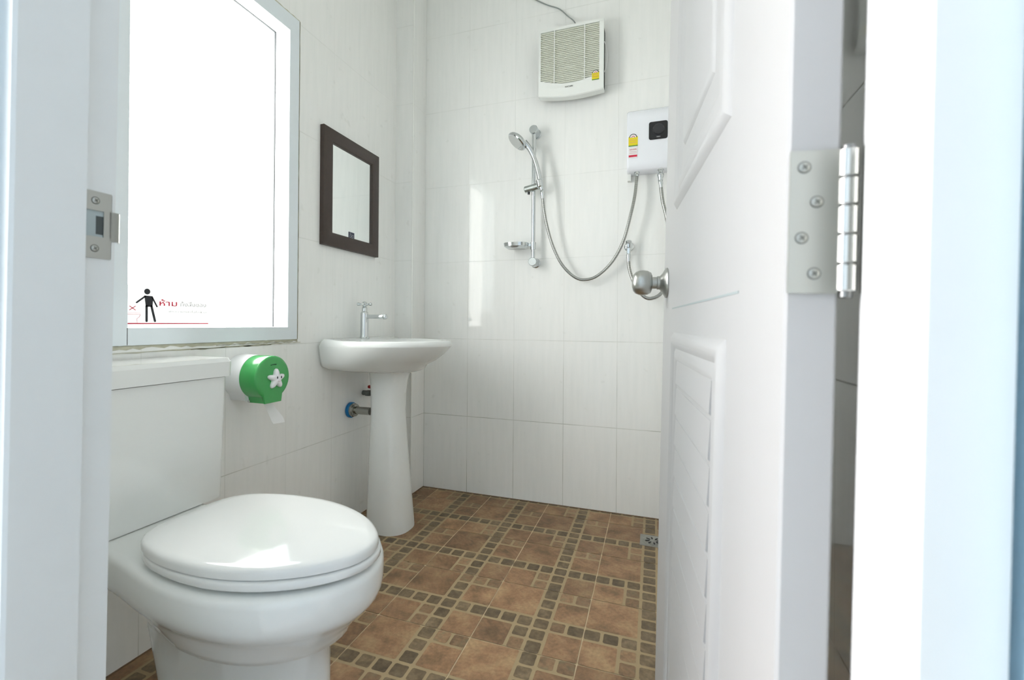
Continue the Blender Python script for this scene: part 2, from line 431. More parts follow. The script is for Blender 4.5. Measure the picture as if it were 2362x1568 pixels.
# grout lines: floor edge and around the window
b = MB(); rnd = random.Random(5)
def strip(P0, P1, wd, nrm, seg=26, jit=.5, th=.0015):
    P0, P1, nrm = V(*P0), V(*P1), V(*nrm); d = (P1 - P0); sd = d.normalized().cross(nrm)
    A = []; B = []
    for k in range(seg + 1):
        c = P0 + d * k / seg
        A.append(c + sd * wd * (1 + rnd.uniform(-jit, jit))); B.append(c - sd * wd * (1 + rnd.uniform(-jit, jit)))
    loop = A + B[::-1]
    b.loft([[p + nrm * .0 for p in loop], [p + nrm * th for p in loop]])
strip((0, -.002, .0006), (XR, -.002, .0006), .0035, (0, 0, 1)); strip((XL + .002, -.135, .0006), (XL + .002, YF, .0006), .004, (0, 0, 1)); strip((0.002, -.135, .0006), (.002, 0, .0006), .004, (0, 0, 1))
struct(b.build('trim_4', MORT))
b = MB()
strip((XL, WY1 + .001, WZ0 - .004), (XL, WY1 + .001, WZ1 + .003), .0035, (1, 0, 0), 46, .75)
strip((XL, WY0, WZ0 - .004), (XL, WY1 + .004, WZ0 - .004), .0045, (1, 0, 0), 40, .8)
strip((XL, WY0, WZ1 + .002), (XL, WY1 + .004, WZ1 + .002), .003, (1, 0, 0), 40, .7)
strip((XL, WY0 - .25, WZ0 - .021), (XL, WY1 - .12, WZ0 - .016), .0013, (1, 0, 0), 40, .9)
strip((XL, WY0 + .22, WZ0 - .018), (XL, WY1 + .02, WZ0 - .012), .0018, (1, 0, 0), 30, .9)
struct(b.build('trim_5', GROUT))
b = MB()
strip((XL + .0014, WY1 + .0035, WZ0), (XL + .0014, WY1 + .0035, WZ1), .0008, (1, 0, 0), 46, .9)
strip((XL + .0014, WY0, WZ0 - .001), (XL + .0014, WY1, WZ0 - .001), .0007, (1, 0, 0), 40, .9)
strip((XL + .0014, WY0 + .3, WZ0 - .010), (XL + .0014, WY1 - .02, WZ0 - .009), .0007, (1, 0, 0), 30, .9)
struct(b.build('trim_6', simple('grout_crack', (.32, .32, .26), .9, var=.3)))

# ------------------------------------------------------------------ window
wn = thing('window_1', (XL, -1.13, WZ0), None, None, kind='structure')
PX_ = lambda a, c, d: V(XL - d, a, c)
b = MB(); ring_rect(b, PX_, (WY0, WZ0), (WY1, WZ1), (-1.403, .856), (-.866, 1.94), -.003, .10); b.build('window_frame', ALU, wn)
b = MB(); b.box((XL - .001, -1.4042, WZ0 + .001), (XL + .0033, -1.4026, .856)); b.build('frame_joint', RUB, wn)
b = MB(); b.box((XL - .024, -1.41, .85), (XL - .020, -.86, 1.946)); b.build('window_pane', PANE, wn)
b = MB(); b.box((XL - .0235, -.9135, .857), (XL - .0175, -.9105, 1.910)).box((XL - .0235, -1.40, 1.907), (XL - .0175, -.9105, 1.910)); b.build('gasket', RUB, wn)

# no-littering film on the pane
X_ = -.1195
st = thing('window_sticker', (X_, -1.28, .865), 'small red and black no littering sticker on the lower left of the window pane', 'sticker')
def flat(mb, pts, x=X_, th=.0004): mb.prism([(x, p[0], p[1]) for p in pts], (th, 0, 0))
def film_mat():
    m = bpy.data.materials.new('added_backing_film'); m.use_nodes = True; t = m.node_tree; t.nodes.clear()
    o = N(t, 'ShaderNodeOutputMaterial'); ad = N(t, 'ShaderNodeAddShader')
    tr = N(t, 'ShaderNodeBsdfTranslucent'); tr.inputs[0].default_value = (.10, .10, .10, 1)
    df = N(t, 'ShaderNodeBsdfDiffuse'); df.inputs[0].default_value = (.5, .5, .5, 1)
    t.links.new(tr.outputs[0], ad.inputs[0]); t.links.new(df.outputs[0], ad.inputs[1]); t.links.new(ad.outputs[0], o.inputs[0]); return m
b = MB(); b.quad([(X_ - .0003, -1.4025, .8565), (X_ - .0003, -1.158, .8565), (X_ - .0003, -1.158, .968), (X_ - .0003, -1.4025, .968)]); b.build('added_backing_film', film_mat(), st, smooth=0)  # unseen backing film, added to cut window glare behind the lettering
b = MB(); flat(b, [(-1.3412 + .0078 * math.cos(a * math.pi / 12), .9528 + .0078 * math.sin(a * math.pi / 12)) for a in range(24)])
def bar2(mb, p, q, wd, x=X_, th=.0004):
    p, q = Vector(p), Vector(q); d = (q - p).normalized() * wd; n_ = Vector((-d.y, d.x))
    pts = [p + n_]; pts += [p + n_ * math.cos(a) - d * math.sin(a) for a in (.5, 1.0, 1.57, 2.1, 2.6)]; pts += [p - n_, q - n_]
    pts += [q - n_ * math.cos(a) + d * math.sin(a) for a in (.5, 1.0, 1.57, 2.1, 2.6)]; pts += [q + n_]
    flat(mb, [tuple(k) for k in pts], x, th)
flat(b, [(-1.349, .942), (-1.327, .941), (-1.3255, .935), (-1.3275, .912), (-1.3445, .912), (-1.3475, .934)])
bar2(b, (-1.3465, .9395), (-1.3675, .9225), .0022); bar2(b, (-1.3285, .9385), (-1.3155, .9135), .0020)
bar2(b, (-1.3425, .914), (-1.3422, .874), .0030); bar2(b, (-1.3300, .914), (-1.3205, .874), .0030)
b.build('figure', INK, st)
b = MB()
flat(b, [(-1.4, .8655), (-1.163, .8663), (-1.163, .8687), (-1.4, .8685)])
flat(b, [(-1.400, .893), (-1.3905, .896), (-1.3925, .899), (-1.3935, .908), (-1.400, .908)])
b.build('red_line', RED, st)
b = MB(); bar2(b, (-1.3845, .9025), (-1.3705, .9125), .0009); bar2(b, (-1.3845, .9125), (-1.3705, .9025), .0009); b.build('cross_mark', RED, st)
b = MB()
for p, q in (((-1.399, .8945), (-1.357, .8945)), ((-1.399, .8908), (-1.358, .8908)), ((-1.358, .8905), (-1.361, .884)), ((-1.361, .884), (-1.367, .8795)), ((-1.367, .8795), (-1.3655, .869))): bar2(b, p, q, .0005)
b.build('toilet_outline', simple('pale_red_film', (.75, .35, .38), .6), st)
text('lettering', 'ห้าม', .021, (X_ + .0005, -1.309, .9165), (0, 1, 0), RED, st, width=.049, bold=.0002)
text('lettering', 'ทิ้งสิ่งของ', .017, (X_ + .0005, -1.250, .9165), (0, 1, 0), GRY, st, width=.079)  # pale grey paints in the washing-out by backlight, both grey lines
text('lettering', 'ผ้าอนามัยลงในโถส้วม', .0085, (X_ + .0005, -1.283, .8985), (0, 1, 0), GRY, st, width=.113)

# ------------------------------------------------------------------ mirror
mi = thing('wall_mirror', (-.1, -.51, 1.186), 'rectangular mirror in a dark brown wooden frame above the wash basin', 'mirror')
b = MB()
for a0, a1 in (((-.700, 1.186), (-.314, 1.665)),):
    O = [(a0[0], a0[1]), (a1[0], a0[1]), (a1[0], a1[1]), (a0[0], a1[1])]
    def off(k, e): sx = [1, -1, -1, 1]; sy = [1, 1, -1, -1]; return (O[k][0] + sx[k] * e, O[k][1] + sy[k] * e)
    rings = [[V(-.0995, *off(k, 0)) for k in range(4)], [V(-.0815, *off(k, 0)) for k in range(4)], [V(-.0795, *off(k, .003)) for k in range(4)], [V(-.0795, *off(k, .052)) for k in range(4)], [V(-.083, *off(k, .056)) for k in range(4)], [V(-.092, *off(k, .056)) for k in range(4)], [V(-.0995, *off(k, .056)) for k in range(4)], [V(-.0995, *off(k, 0)) for k in range(4)]]
    b.loft(rings, False, False)
b.build('mirror_frame', BRN, mi)
b = MB(); b.box((-.094, -.648, 1.238), (-.0885, -.366, 1.613)); b.build('mirror_glass', MIR, mi)
b = MB(); b.box((-.0886, -.531, 1.238), (-.0876, -.492, 1.268)); l = b.build('label_sticker', NAV, mi)
b = MB()
def rectx(y0, z0, y1, z1): b.box((-.0876, y0, z0), (-.0872, y1, z1))
rectx(-.527, 1.262, -.515, 1.2635); rectx(-.524, 1.256, -.499, 1.2575); rectx(-.524, 1.244, -.499, 1.2452); rectx(-.524, 1.2452, -.5225, 1.256); rectx(-.5005, 1.2452, -.499, 1.256); rectx(-.515, 1.249, -.508, 1.2525); rectx(-.522, 1.2405, -.500, 1.2415)
b.build('print', simple('label_print', (.45, .47, .5), .5), l)

# ------------------------------------------------------------------ toilet
TY = -1.436
def outline(ctrl, z, n=64, yc=TY):
    """closed ring from a half profile [(x, halfwidth)], first and last have halfwidth 0"""
    full = [(x, h) for x, h in ctrl] + [(x, -h) for x, h in ctrl[-2:0:-1]]
    c = catmull([(x, h, 0) for x, h in full], n, closed=True)
    return [V(p.x, yc - p.y, z) for p in c]
def scl(ctrl, bx, fx, hw):
    """rescale a half profile to new back, front and half width"""
    x0, x1 = ctrl[0][0], ctrl[-1][0]; hm = max(h for _, h in ctrl)
    return [(bx + (x - x0) / (x1 - x0) * (fx - bx), h / hm * hw) for x, h in ctrl]
to = thing('toilet', (.3, TY, 0), 'white close-coupled toilet with closed lid standing under the window', 'toilet')
R0 = [(-.088, 0), (-.088, .07), (-.086, .122), (.02, .129), (.11, .135), (.20, .153), (.29, .172), (.37, .181), (.45, .178), (.53, .157), (.598, .117), (.640, .060), (.655, 0)]
R1 = [(.12, 0), (.12, .05), (.13, .09), (.16, .115), (.20, .135), (.25, .148), (.31, .156), (.37, .158), (.45, .153), (.51, .138), (.57, .104), (.612, .055), (.628, 0)]
def mixr(a, c, t): return [(p[0] * (1 - t) + q[0] * t, p[1] * (1 - t) + q[1] * t) for p, q in zip(a, c)]
def grow(c, d):
    xm = .33; return [(x + (d * (x - xm) / .33), max(0, h + d * (h > 0))) for x, h in c]
R2 = [(.138, 0), (.138, .04), (.145, .070), (.175, .090), (.225, .108), (.30, .130), (.34, .136), (.39, .137), (.45, .130), (.50, .113), (.545, .084), (.575, .045), (.586, 0)]
F0 = [(.135, 0), (.135, .03), (.137, .06), (.15, .078), (.19, .086), (.24, .088), (.30, .089), (.37, .090), (.392, .086), (.46, .066), (.51, .047), (.54, .024), (.55, 0)]
def back(c, d): return [(x + d * max(0, 1 - max(0, x - c[0][0]) / .14), h) for x, h in c]
b = MB()
rings = [outline(back(grow(F0, .010), .055), .0), outline(back(grow(F0, .010), .055), .012), outline(back(grow(F0, .004), .052), .06), outline(back(F0, .042), .11), outline(back(F0, .022), .17), outline(back(F0, .002), .228), outline(back(mixr(F0, R2, .5), -.006), .246), outline(back(R2, -.012), .256),
         outline(back(grow(R2, .005), -.014), .268), outline(mixr(R2, R1, .55), .288), outline(mixr(R2, R1, .8), .299), outline(R1, .308), outline(mixr(R1, R0, .42), .318), outline(mixr(R1, R0, .78), .330), outline(mixr(R1, R0, .95), .343), outline(R0, .358), outline(R0, .385),
         outline(grow(R0, -.002), .393), outline(grow(R0, -.007), .3985), outline(grow(R0, -.016), .4)]
b.loft(rings)
b.build('bowl', CER, to, smooth=50)
L0 = [(.190, 0), (.190, .05), (.194, .095), (.212, .128), (.25, .149), (.31, .163), (.37, .169), (.44, .166), (.51, .148), (.57, .119), (.615, .083), (.645, .042), (.654, 0)]
b = MB(); b.loft([outline(grow(L0, -.016), .4062), outline(grow(L0, -.003), .4068), outline(L0, .410), outline(L0, .419), outline(grow(L0, -.003), .4225)]); b.build('seat', SEAT, to, smooth=50)
L1 = [(.172, 0), (.172, .05), (.178, .093), (.200, .124), (.24, .146), (.30, .161), (.36, .166), (.43, .163), (.50, .146), (.56, .118), (.607, .083), (.640, .042), (.650, 0)]
b = MB(); b.loft([outline(grow(L1, -.006), .4245), outline(grow(L1, 0), .426), outline(L1, .436), outline(grow(L1, -.002), .4410), outline(grow(L1, -.006), .4440), outline(grow(L1, -.014), .4460), outline(scl(L1, .20, .625, .145), .4464), outline(scl(L1, .29, .51, .075), .4467), outline(scl(L1, .37, .43, .02), .4468)]); b.build('lid', SEAT, to, smooth=50)
for q in (-.065, .065):
    b = MB(); b.box((.180, TY + q - .02, .3995), (.215, TY + q + .02, .425), .006); b.build('lid_hinge', SEAT, to)
def tank(mb, z0, z1, hw0, hw1, x0, x1, r=.02):
    rings = []
    for z, hw, xf in ((z0, hw0, x0), (z1, hw1, x1)):
        P = []
        for sx, sy, cx_, cy_ in ((1, 1, xf - r, hw - r), (0, 1, -.092, hw), (0, -1, -.092, -hw), (1, -1, xf - r, -hw + r)):
            if not sx: P.append(V(cx_, TY + cy_, z)); continue
            for k in range(7):
                a = math.pi / 2 * k / 6
                if sy > 0: P.append(V(cx_ + r * math.cos(a), TY + cy_ + r * math.sin(a), z))
                else: P.append(V(cx_ + r * math.sin(a), TY + cy_ - r * math.cos(a), z))
        rings.append(P)
    mb.loft(rings)
b = MB(); tank(b, .402, .725, .178, .184, .062, .070); b.build('tank', CER, to)
b = MB(); tank(b, .7275, .766, .190, .192, .079, .080, .018); tank(b, .7655, .776, .192, .187, .080, .075, .018); b.build('tank_lid', CER, to)
for q in (-.1, .1):
    b = MB(); b.box((.33, TY + q - .012, .3998), (.37, TY + q + .012, .4064), .001); b.build('bumper', GRY, to)
b = MB(); b.box((-.08, TY - .165, .399), (.055, TY + .165, .4025)); b.build('tank_gap_shade', GAP, to)  # dark sheet painted in for the shade between tank and bowl

# ------------------------------------------------------------------ wash basin
BY = -.468
B0 = [(-.099, 0), (-.099, .12), (-.099, .232), (-.05, .243), (.02, .247), (.09, .243), (.16, .226), (.22, .197), (.275, .155), (.325, .102), (.354, .05), (.363, 0)]
Bb = [(-.099, 0), (-.099, .11), (-.099, .214), (-.05, .222), (.0, .219), (.05, .206), (.10, .182), (.15, .150), (.195, .112), (.228, .070), (.248, .03), (.252, 0)]
Bc = [(-.04, 0), (-.04, .04), (-.038, .075), (-.02, .098), (.01, .112), (.04, .116), (.08, .112), (.12, .099), (.16, .076), (.19, .048), (.204, .02), (.208, 0)]
Bi = [(.035, 0), (.035, .06), (.04, .115), (.055, .155), (.085, .182), (.12, .191), (.165, .182), (.21, .16), (.255, .122), (.29, .08), (.312, .038), (.318, 0)]
wb = thing('wash_basin', (.1, BY, .67), 'white ceramic wash basin on the left wall below the mirror', 'wash basin')
b = MB()
def ol(c, z, g_=0): return outline(grow(c, g_) if g_ else c, z, 72, BY)
def raise_back(r):   # deck is slightly higher at the wall
    return [V(p.x, p.y, p.z + .010 * max(0, min(1, (.0 - p.x) / .1)) ** 1) for p in r]
b.loft([ol(Bc, .6668), ol(mixr(Bc, Bb, .45), .673), ol(mixr(Bc, Bb, .8), .682), ol(Bb, .697), ol(mixr(Bb, B0, .35), .716), ol(mixr(Bb, B0, .68), .742), ol(mixr(Bb, B0, .9), .765), ol(mixr(Bb, B0, .985), .7775),
        ol(B0, .780), raise_back(ol(mixr(B0, Bi, .05), .790)), raise_back(ol(mixr(B0, Bi, .10), .7990)), raise_back(ol(mixr(B0, Bi, .15), .8015)), raise_back(ol(mixr(B0, Bi, .3), .801)), raise_back(ol(mixr(B0, Bi, .92), .799)), ol(Bi, .795), ol(scl(Bi, .045, .305, .178), .775), ol(scl(Bi, .065, .27, .145), .735), ol(scl(Bi, .10, .22, .08), .708), ol(scl(Bi, .14, .18, .02), .703)])
b.build('basin', CER, wb, smooth=60)
b = MB(); b.lathe([(.0, .7035), (.02, .704), (.021, .7065), (.012, .708), (.0, .7075)], (.16, BY, 0)); b.build('drain_ring', CHR, wb)

pd = MB()
def pr_(z, xc, rx, ry, n=40):
    P = []
    for k in range(n):
        a = 2 * math.pi * k / n; c, s_ = math.cos(a), math.sin(a)
        e = .8
        P.append(V(xc + rx * math.copysign(abs(c) ** e, c), BY - .008 + ry * math.copysign(abs(s_) ** e, s_), z))
    return P
pd.loft([pr_(0, .097, .098, .092), pr_(.01, .097, .098, .092), pr_(.06, .096, .094, .090), pr_(.16, .092, .088, .086), pr_(.28, .087, .081, .080), pr_(.40, .084, .075, .073), pr_(.50, .083, .070, .068), pr_(.57, .083, .071, .069), pr_(.62, .085, .075, .073), pr_(.65, .087, .080, .077), pr_(.6660, .089, .084, .081)])
tag(pd.build('basin_pedestal', CER, smooth=60), 'white ceramic waisted pedestal standing on the floor under the wash basin', 'pedestal')

FXY = (-.04, -.480)
fa = thing('basin_faucet', (*FXY, .805), 'chrome pillar tap with cross handle standing on the wash basin', 'faucet')
b = MB(); b.lathe([(.0225, .8035), (.0225, .8065), (.0185, .811), (.0172, .82), (.0172, .912), (.0160, .918), (.0115, .9235), (.0115, .938), (.0085, .943), (.0065, .944), (.0065, .950)], (*FXY, 0)); b.build('tap_body', CHR, fa)
b = MB(); b.box((-.034, -.488, .892), (.060, -.472, .9095), .0035); b.build('spout', CHR, fa)
b = MB(); b.lathe([(.0095, 0), (.0105, .003), (.0105, .016), (.009, .0185)], (.062, -.480, .9085), (.35, 0, -1)); b.build('aerator', CHR, fa)
b = MB(); b.lathe([(.0095, .9445), (.0105, .948), (.0105, .962), (.007, .966)], (*FXY, 0))
for k in range(4):
    a = k * math.pi / 2 + .35; d = V(math.cos(a), math.sin(a), 0); c = V(*FXY, .955)
    b.lathe([(.0042, .006), (.0038, .014), (.0052, .02), (.0066, .024), (.0066, .030), (.005, .032)], c, d, 14)
b.build('cross_handle', CHR, fa)

dp = thing('waste_pipe', (-.1, -.50, .49), 'chrome waste pipe with blue collar from left wall into the pedestal', 'pipe')
b = MB(); b.lathe([(.031, 0), (.034, .004), (.034, .013), (.028, .016)], (-.099, -.50, .491), (1, 0, 0), 28); b.build('blue_collar', BLU, dp)
b = MB(); b.lathe([(.024, 0), (.030, .001), (.030, .009), (.025, .012), (.027, .014), (.027, .018), (.019, .020)], (-.084, -.50, .491), (1, 0, 0), 12); b.build('nut', PIP, dp)
b = MB(); b.cyl((-.066, -.50, .491), (.008, -.50, .491), .0165, n=20); b.build('pipe_tube', PIP, dp)
av = thing('angle_valve', (-.1, -.39, .55), 'small water valve with red handle on the wall behind the pedestal', 'valve')
b = MB(); b.cyl((-.0995, -.40, .552), (-.045, -.40, .552), .0115, n=16).box((-.082, -.414, .540), (-.056, -.386, .564), .003); b.cyl((-.05, -.40, .552), (-.05, -.40, .585), .007); b.build('valve_body', DRK, av)
b = MB(); b.box((-.070, -.412, .574), (-.022, -.388, .589), .005); b.build('valve_handle', REDD, av)

# ------------------------------------------------------------------ paper dispenser
DY, DZ, DR = -1.059, .699, .0685
dt = thing('paper_dispenser', (-.1, DY, .62), 'round green and white toilet paper dispenser with a star on the left wall', 'dispenser')
def dring(r, x, foot=True, n=72, wf=.034, zf=.6205):
    P = []
    for k in range(n):
        a = 2 * math.pi * k / n - math.pi / 2
        y, z = r * math.cos(a), r * math.sin(a)
        if foot and z < 0 and abs(y) < wf: z = min(z, zf - DZ)
        P.append(V(x, DY + y, DZ + z))
    return P
b = MB(); b.loft([dring(DR + .002, -.0995, wf=.045, zf=.627), dring(DR + .001, -.034, wf=.045, zf=.627)]); b.build('back_housing', simple('dispenser_white', (.84, .85, .86), .25), dt)
b = MB(); b.loft([dring(DR, -.036), dring(DR, .024), dring(DR - .001, .0285), dring(DR - .004, .031), dring(DR - .012, .0318)]); cov = b.build('green_cover', GRN, dt, smooth=40)
sy_, sz_ = -1.052, .694
def star(r, x, n=60, cy=None, cz=None):
    P = []
    for k in range(n):
        a = 2 * math.pi * k / n + math.pi / 2; q = (1 + math.cos(5 * (a - math.pi / 2))) / 2
        rr = r * (.52 + .48 * q ** 1.15); P.append(V(x, sy_ + rr * math.cos(a), sz_ + rr * math.sin(a)))
    return P
b = MB(); b.loft([star(.0325, .0316), star(.0335, .035), star(.0325, .039), star(.0285, .0425), star(.0205, .0445)]); sta = b.build('star', simple('star_white', (.87, .87, .9), .25), dt, smooth=60)
for yy in (-1.0555, -1.0395):
    b = MB(); b.lathe([(.0022, 0), (.0022, .0006), (.001, .001)], (.0446, yy, .699), (1, 0, 0), 14, sx=1.9, sy=1, ref=(0, 0, 1)); b.build('eye', INK, sta)
b = MB(); b.tube([(.0448, -1.053, .688), (.0452, -1.0475, .6855), (.0448, -1.042, .688)], .0006, 6, smooth=8); b.build('smile', simple('smile_pink', (.6, .35, .45), .5), sta)
b = MB(); b.tube([(.032, -1.070, .7385), (.032, -1.059, .7405), (.032, -1.048, .7395)], .0016, 8, smooth=8); b.build('embossed_mark', GRD, dt)
b = MB(); b.lathe([(.0042, 0), (.0042, .002), (.003, .003)], (-.03, DY - .0345, .626), (0, -1, 0), 14); b.build('lock_button', CHR, dt)
b = MB(); P = []
pl = [(-.008, -1.060, .616), (-.004, -1.052, .596), (.0, -1.044, .575), (.004, -1.038, .556), (.008, -1.034, .546)]
prr = [(.002, -1.036, .616), (.006, -1.026, .598), (.01, -1.012, .579), (.014, -.999, .560), (.018, -.997, .545)]
A = catmull(pl, 12); Bq = catmull(prr, 12)
b.loft([A + Bq[::-1], [p + V(.0006, 0, .0) for p in A + Bq[::-1]]])
tag(b.build('toilet_paper', PAP), 'white paper strip hanging below the green dispenser', 'toilet paper')

# ------------------------------------------------------------------ extractor fan
fn = thing('exhaust_fan', (.79, 0, 1.93), 'square ivory exhaust fan with slatted grille high on back wall', 'exhaust fan')
b = MB(); b.box((.644, -.0685, 1.974), (.9385, -.0005, 2.240)); b.build('fan_housing', simple('fan_dark', (.02, .022, .022), .6), fn)
def zb(x):  # lower edge of the cover, bowed
    t = (x - .639) / .302; return 1.950 - .014 * math.sin(math.pi * min(max(t, 0), 1)) - .008 * t
def zg(x):  # lower edge of the grille, bowed
    t = (x - .648) / .273; return 2.022 - .026 * math.sin(math.pi * min(max(t, 0), 1)) - .006 * t
b = MB(); n = 24
GX0, GX1, GZ1 = .649, .921, 2.250
# cover: rim around grille plus lower apron
def col(x, z0, z1, x2, z02, z12, y0=-.080, y1=-.050):
    b.loft([[V(x, y0, z0), V(x, y0, z1), V(x, y1, z1), V(x, y1, z0)], [V(x2, y0, z02), V(x2, y0, z12), V(x2, y1, z12), V(x2, y1, z02)]])
def apr(x):
    z0, z1 = zb(x), zg(min(max(x, GX0), GX1)); return [V(x, -.080, z0 + .004), V(x, -.0802, z1 - .012), V(x, -.0795, z1), V(x, -.072, z1), V(x, -.069, z1 - .03), V(x, -.069, z0 + .012), V(x, -.036, z0 + .012), V(x, -.036, z0 + .001), V(x, -.076, z0)]
b.loft([apr(.639 + .302 * k / n) for k in range(n + 1)])
b.box((.639, -.080, 2.250), (.941, -.069, 2.263)).box((.639, -.080, 2.01), (GX0, -.069, 2.251)).box((GX1, -.080, 2.01), (.941, -.069, 2.251))
b.box((.6395, -.0700, 1.975), (.9405, -.0690, 2.26))
b.build('cover', PLA, fn)
b = MB(); z = 2.245
while z > 1.998:
    xs = [GX0 + (GX1 - GX0) * k / 40 for k in range(41)]; ok = [x for x in xs if zg(x) < z - .004]
    if len(ok) > 1:
        x0, x1 = ok[0], ok[-1]
        # a curved lower edge can leave two pieces; slats simply run where the opening is
        b.loft([[V(x, -.0785, z), V(x, -.0785, z - .0048), V(x, -.0705, z - .0015), V(x, -.0705, z + .0015)] for x in (x0, x1)])
    z -= .0086
b.build('grille_slats', IVO, fn, smooth=0)
for xg in (.7125, .8530):
    b = MB(); b.box((xg, -.0805, zg(xg + .002)), (xg + .004, -.074, 2.25)); b.build('grille_bar', PLA, fn)
text('brand_mark', 'HATARI', .011, (.766, -.0809, 1.973), (1, 0, 0), INK, fn, width=.036)
def energy_label(x0, x1, z0, z1, y, parent):
    W_ = x1 - x0; Hh = z1 - z0; cx_ = (x0 + x1) / 2
    b = MB(); b.box((x0, y, z0), (x1, y - .0006, z0 + Hh * .72)); lab = b.build('energy_label', YEL, parent)
    zc = z0 + Hh * .66; R = W_ * .40
    def arc(r0, r1, yy, nm, mt):
        bb = MB(); A = [V(cx_ + r1 * math.cos(math.pi * k / 16), yy, zc + r1 * math.sin(math.pi * k / 16)) for k in range(17)]
        if r0: A += [V(cx_ + r0 * math.cos(math.pi * k / 16), yy, zc + r0 * math.sin(math.pi * k / 16)) for k in range(16, -1, -1)]
        bb.prism(A, (0, -.0004, 0)); bb.build(nm, mt, lab)
    arc(0, R * .86, y - .0006, 'dial_face', LWH); arc(R * .86, R * 1.05, y - .0006, 'dial_arc', INK); arc(R * .30, R * .46, y - .001, 'dial_arc', RED)
    b = MB(); b.box((x0, y - .0006, z0), (x1, y - .001, z0 + Hh * .07)); b.build('green_band', LGR, lab)
    b = MB()
    for q in (.27, .45): b.box((x0 + W_ * .12, y - .0006, z0 + Hh * q), (x1 - W_ * .12, y - .001, z0 + Hh * (q + .045)))
    b.build('print_line', simple('label_orange', (.70, .36, .12), .5), lab)
energy_label(.889, .921, 1.986, 2.034, -.0808, fn)
b = MB(); b.tube([(.9425, -.07, 2.16), (.951, -.066, 2.13), (.955, -.060, 2.09), (.951, -.064, 2.05), (.9425, -.07, 2.02)], .0014, 6, smooth=18); b.build('pull_cord', LWH, fn)
b = MB(); b.tube([(.40, -.004, 2.655), (.50, -.004, 2.555), (.58, -.005, 2.488), (.66, -.006, 2.432), (.72, -.008, 2.398), (.765, -.012, 2.35), (.800, -.025, 2.305), (.812, -.040, 2.25)], .0028, 8, smooth=30)
tag(b.build('power_cable', simple('cable_grey', (.28, .31, .30), .5)), 'thin grey cable running from the ceiling down to the exhaust fan', 'cable')

# ------------------------------------------------------------------ shower rail
sr = thing('shower_rail', (.61, 0, 1.17), 'chrome shower riser rail with slider fixed to the back wall', 'shower rail')
b = MB(); b.cyl((.611, -.052, 1.178), (.6125, -.052, 1.80), .0095, n=20); b.build('rail_tube', CHR, sr)
for zz in (1.806, 1.172):
    b = MB(); b.lathe([(.0235, 0), (.0235, .004), (.0205, .006), (.0205, .066), (.0185, .0685)], (.612, -.0005, zz), (0, -1, 0), 28); b.build('wall_bracket', simple('bracket_satin', (.62, .66, .68), .22, metal=1), sr)
b = MB(); b.cyl((.570, -.060, 1.520), (.650, -.066, 1.533), .0165, n=24, bev=.003); sl = b.build('slider', simple('slider_satin', (.50, .54, .53), .28, metal=1), sr)
b = MB(); b.lathe([(.012, 0), (.016, .004), (.0165, .034), (.0135, .038)], (.652, -.082, 1.518), (-.18, 0, 1), 20); b.build('holder_cup', CHR, sl)
b = MB(); b.cyl((.59, -.060, 1.511), (.59, -.060, 1.497), .006); b.build('lock_knob', BLK, sl)
sd = thing('soap_dish', (.54, -.07, 1.24), 'small oval chrome soap dish clamped to the shower rail', 'soap dish')
def ell(cx_, cy_, rx, ry, z, n=36): return [V(cx_ + rx * math.copysign(abs(math.cos(2 * math.pi * k / n)) ** .7, math.cos(2 * math.pi * k / n)), cy_ + ry * math.copysign(abs(math.sin(2 * math.pi * k / n)) ** .7, math.sin(2 * math.pi * k / n)), z) for k in range(n)]
b = MB(); b.loft([ell(.532, -.066, .045, .036, 1.238), ell(.532, -.066, .058, .047, 1.246), ell(.532, -.066, .061, .050, 1.262), ell(.532, -.066, .057, .046, 1.262), ell(.532, -.066, .050, .040, 1.249), ell(.532, -.066, .02, .016, 1.247)]); b.build('tray', CHR, sd)
b = MB(); b.box((.575, -.066, 1.246), (.604, -.042, 1.262), .003); b.lathe([(.0102, 0), (.0138, .0), (.0138, .034), (.0102, .034)], (.6112, -.052, 1.232), (0, 0, 1), 20); b.build('clamp', CHR, sd)

hs = thing('hand_shower', (.60, -.09, 1.53), 'chrome hand shower held in the slider of the shower rail', 'hand shower')
b = MB(); b.tube([(.660, -.0825, 1.505), (.652, -.083, 1.545), (.642, -.084, 1.592), (.630, -.086, 1.636), (.616, -.090, 1.674), (.600, -.098, 1.706), (.578, -.108, 1.732)], [.0095, .0115, .012, .0115, .0115, .013, .015], 16, smooth=30); b.build('handle', CHR, hs)
hc = V(.550, -.120, 1.738); ha = V(-.58, -.30, -.75).normalized()
b = MB(); b.lathe([(.012, -.020), (.032, -.016), (.047, -.006), (.051, .002), (.051, .008), (.047, .012)], hc, ha, 36); b.build('head_shell', CHR, hs)
b = MB(); b.lathe([(.0455, .0), (.0455, .0125), (.043, .0145), (.0, .016)], hc, ha, 36)
b.build('spray_face', simple('spray_grey', (.50, .52, .51), .35), hs)
b = MB(); tl = ha.cross(V(0, 1, 0)).normalized(); q = hc + ha * .012 - tl * .035 if (tl.x < 0) else hc + ha * .012 + tl * .035
b.cyl(q, q + ha * .016, .0035).cyl(q + ha * .016, q + ha * .020, .005); b.build('mode_lever', CHR, hs)

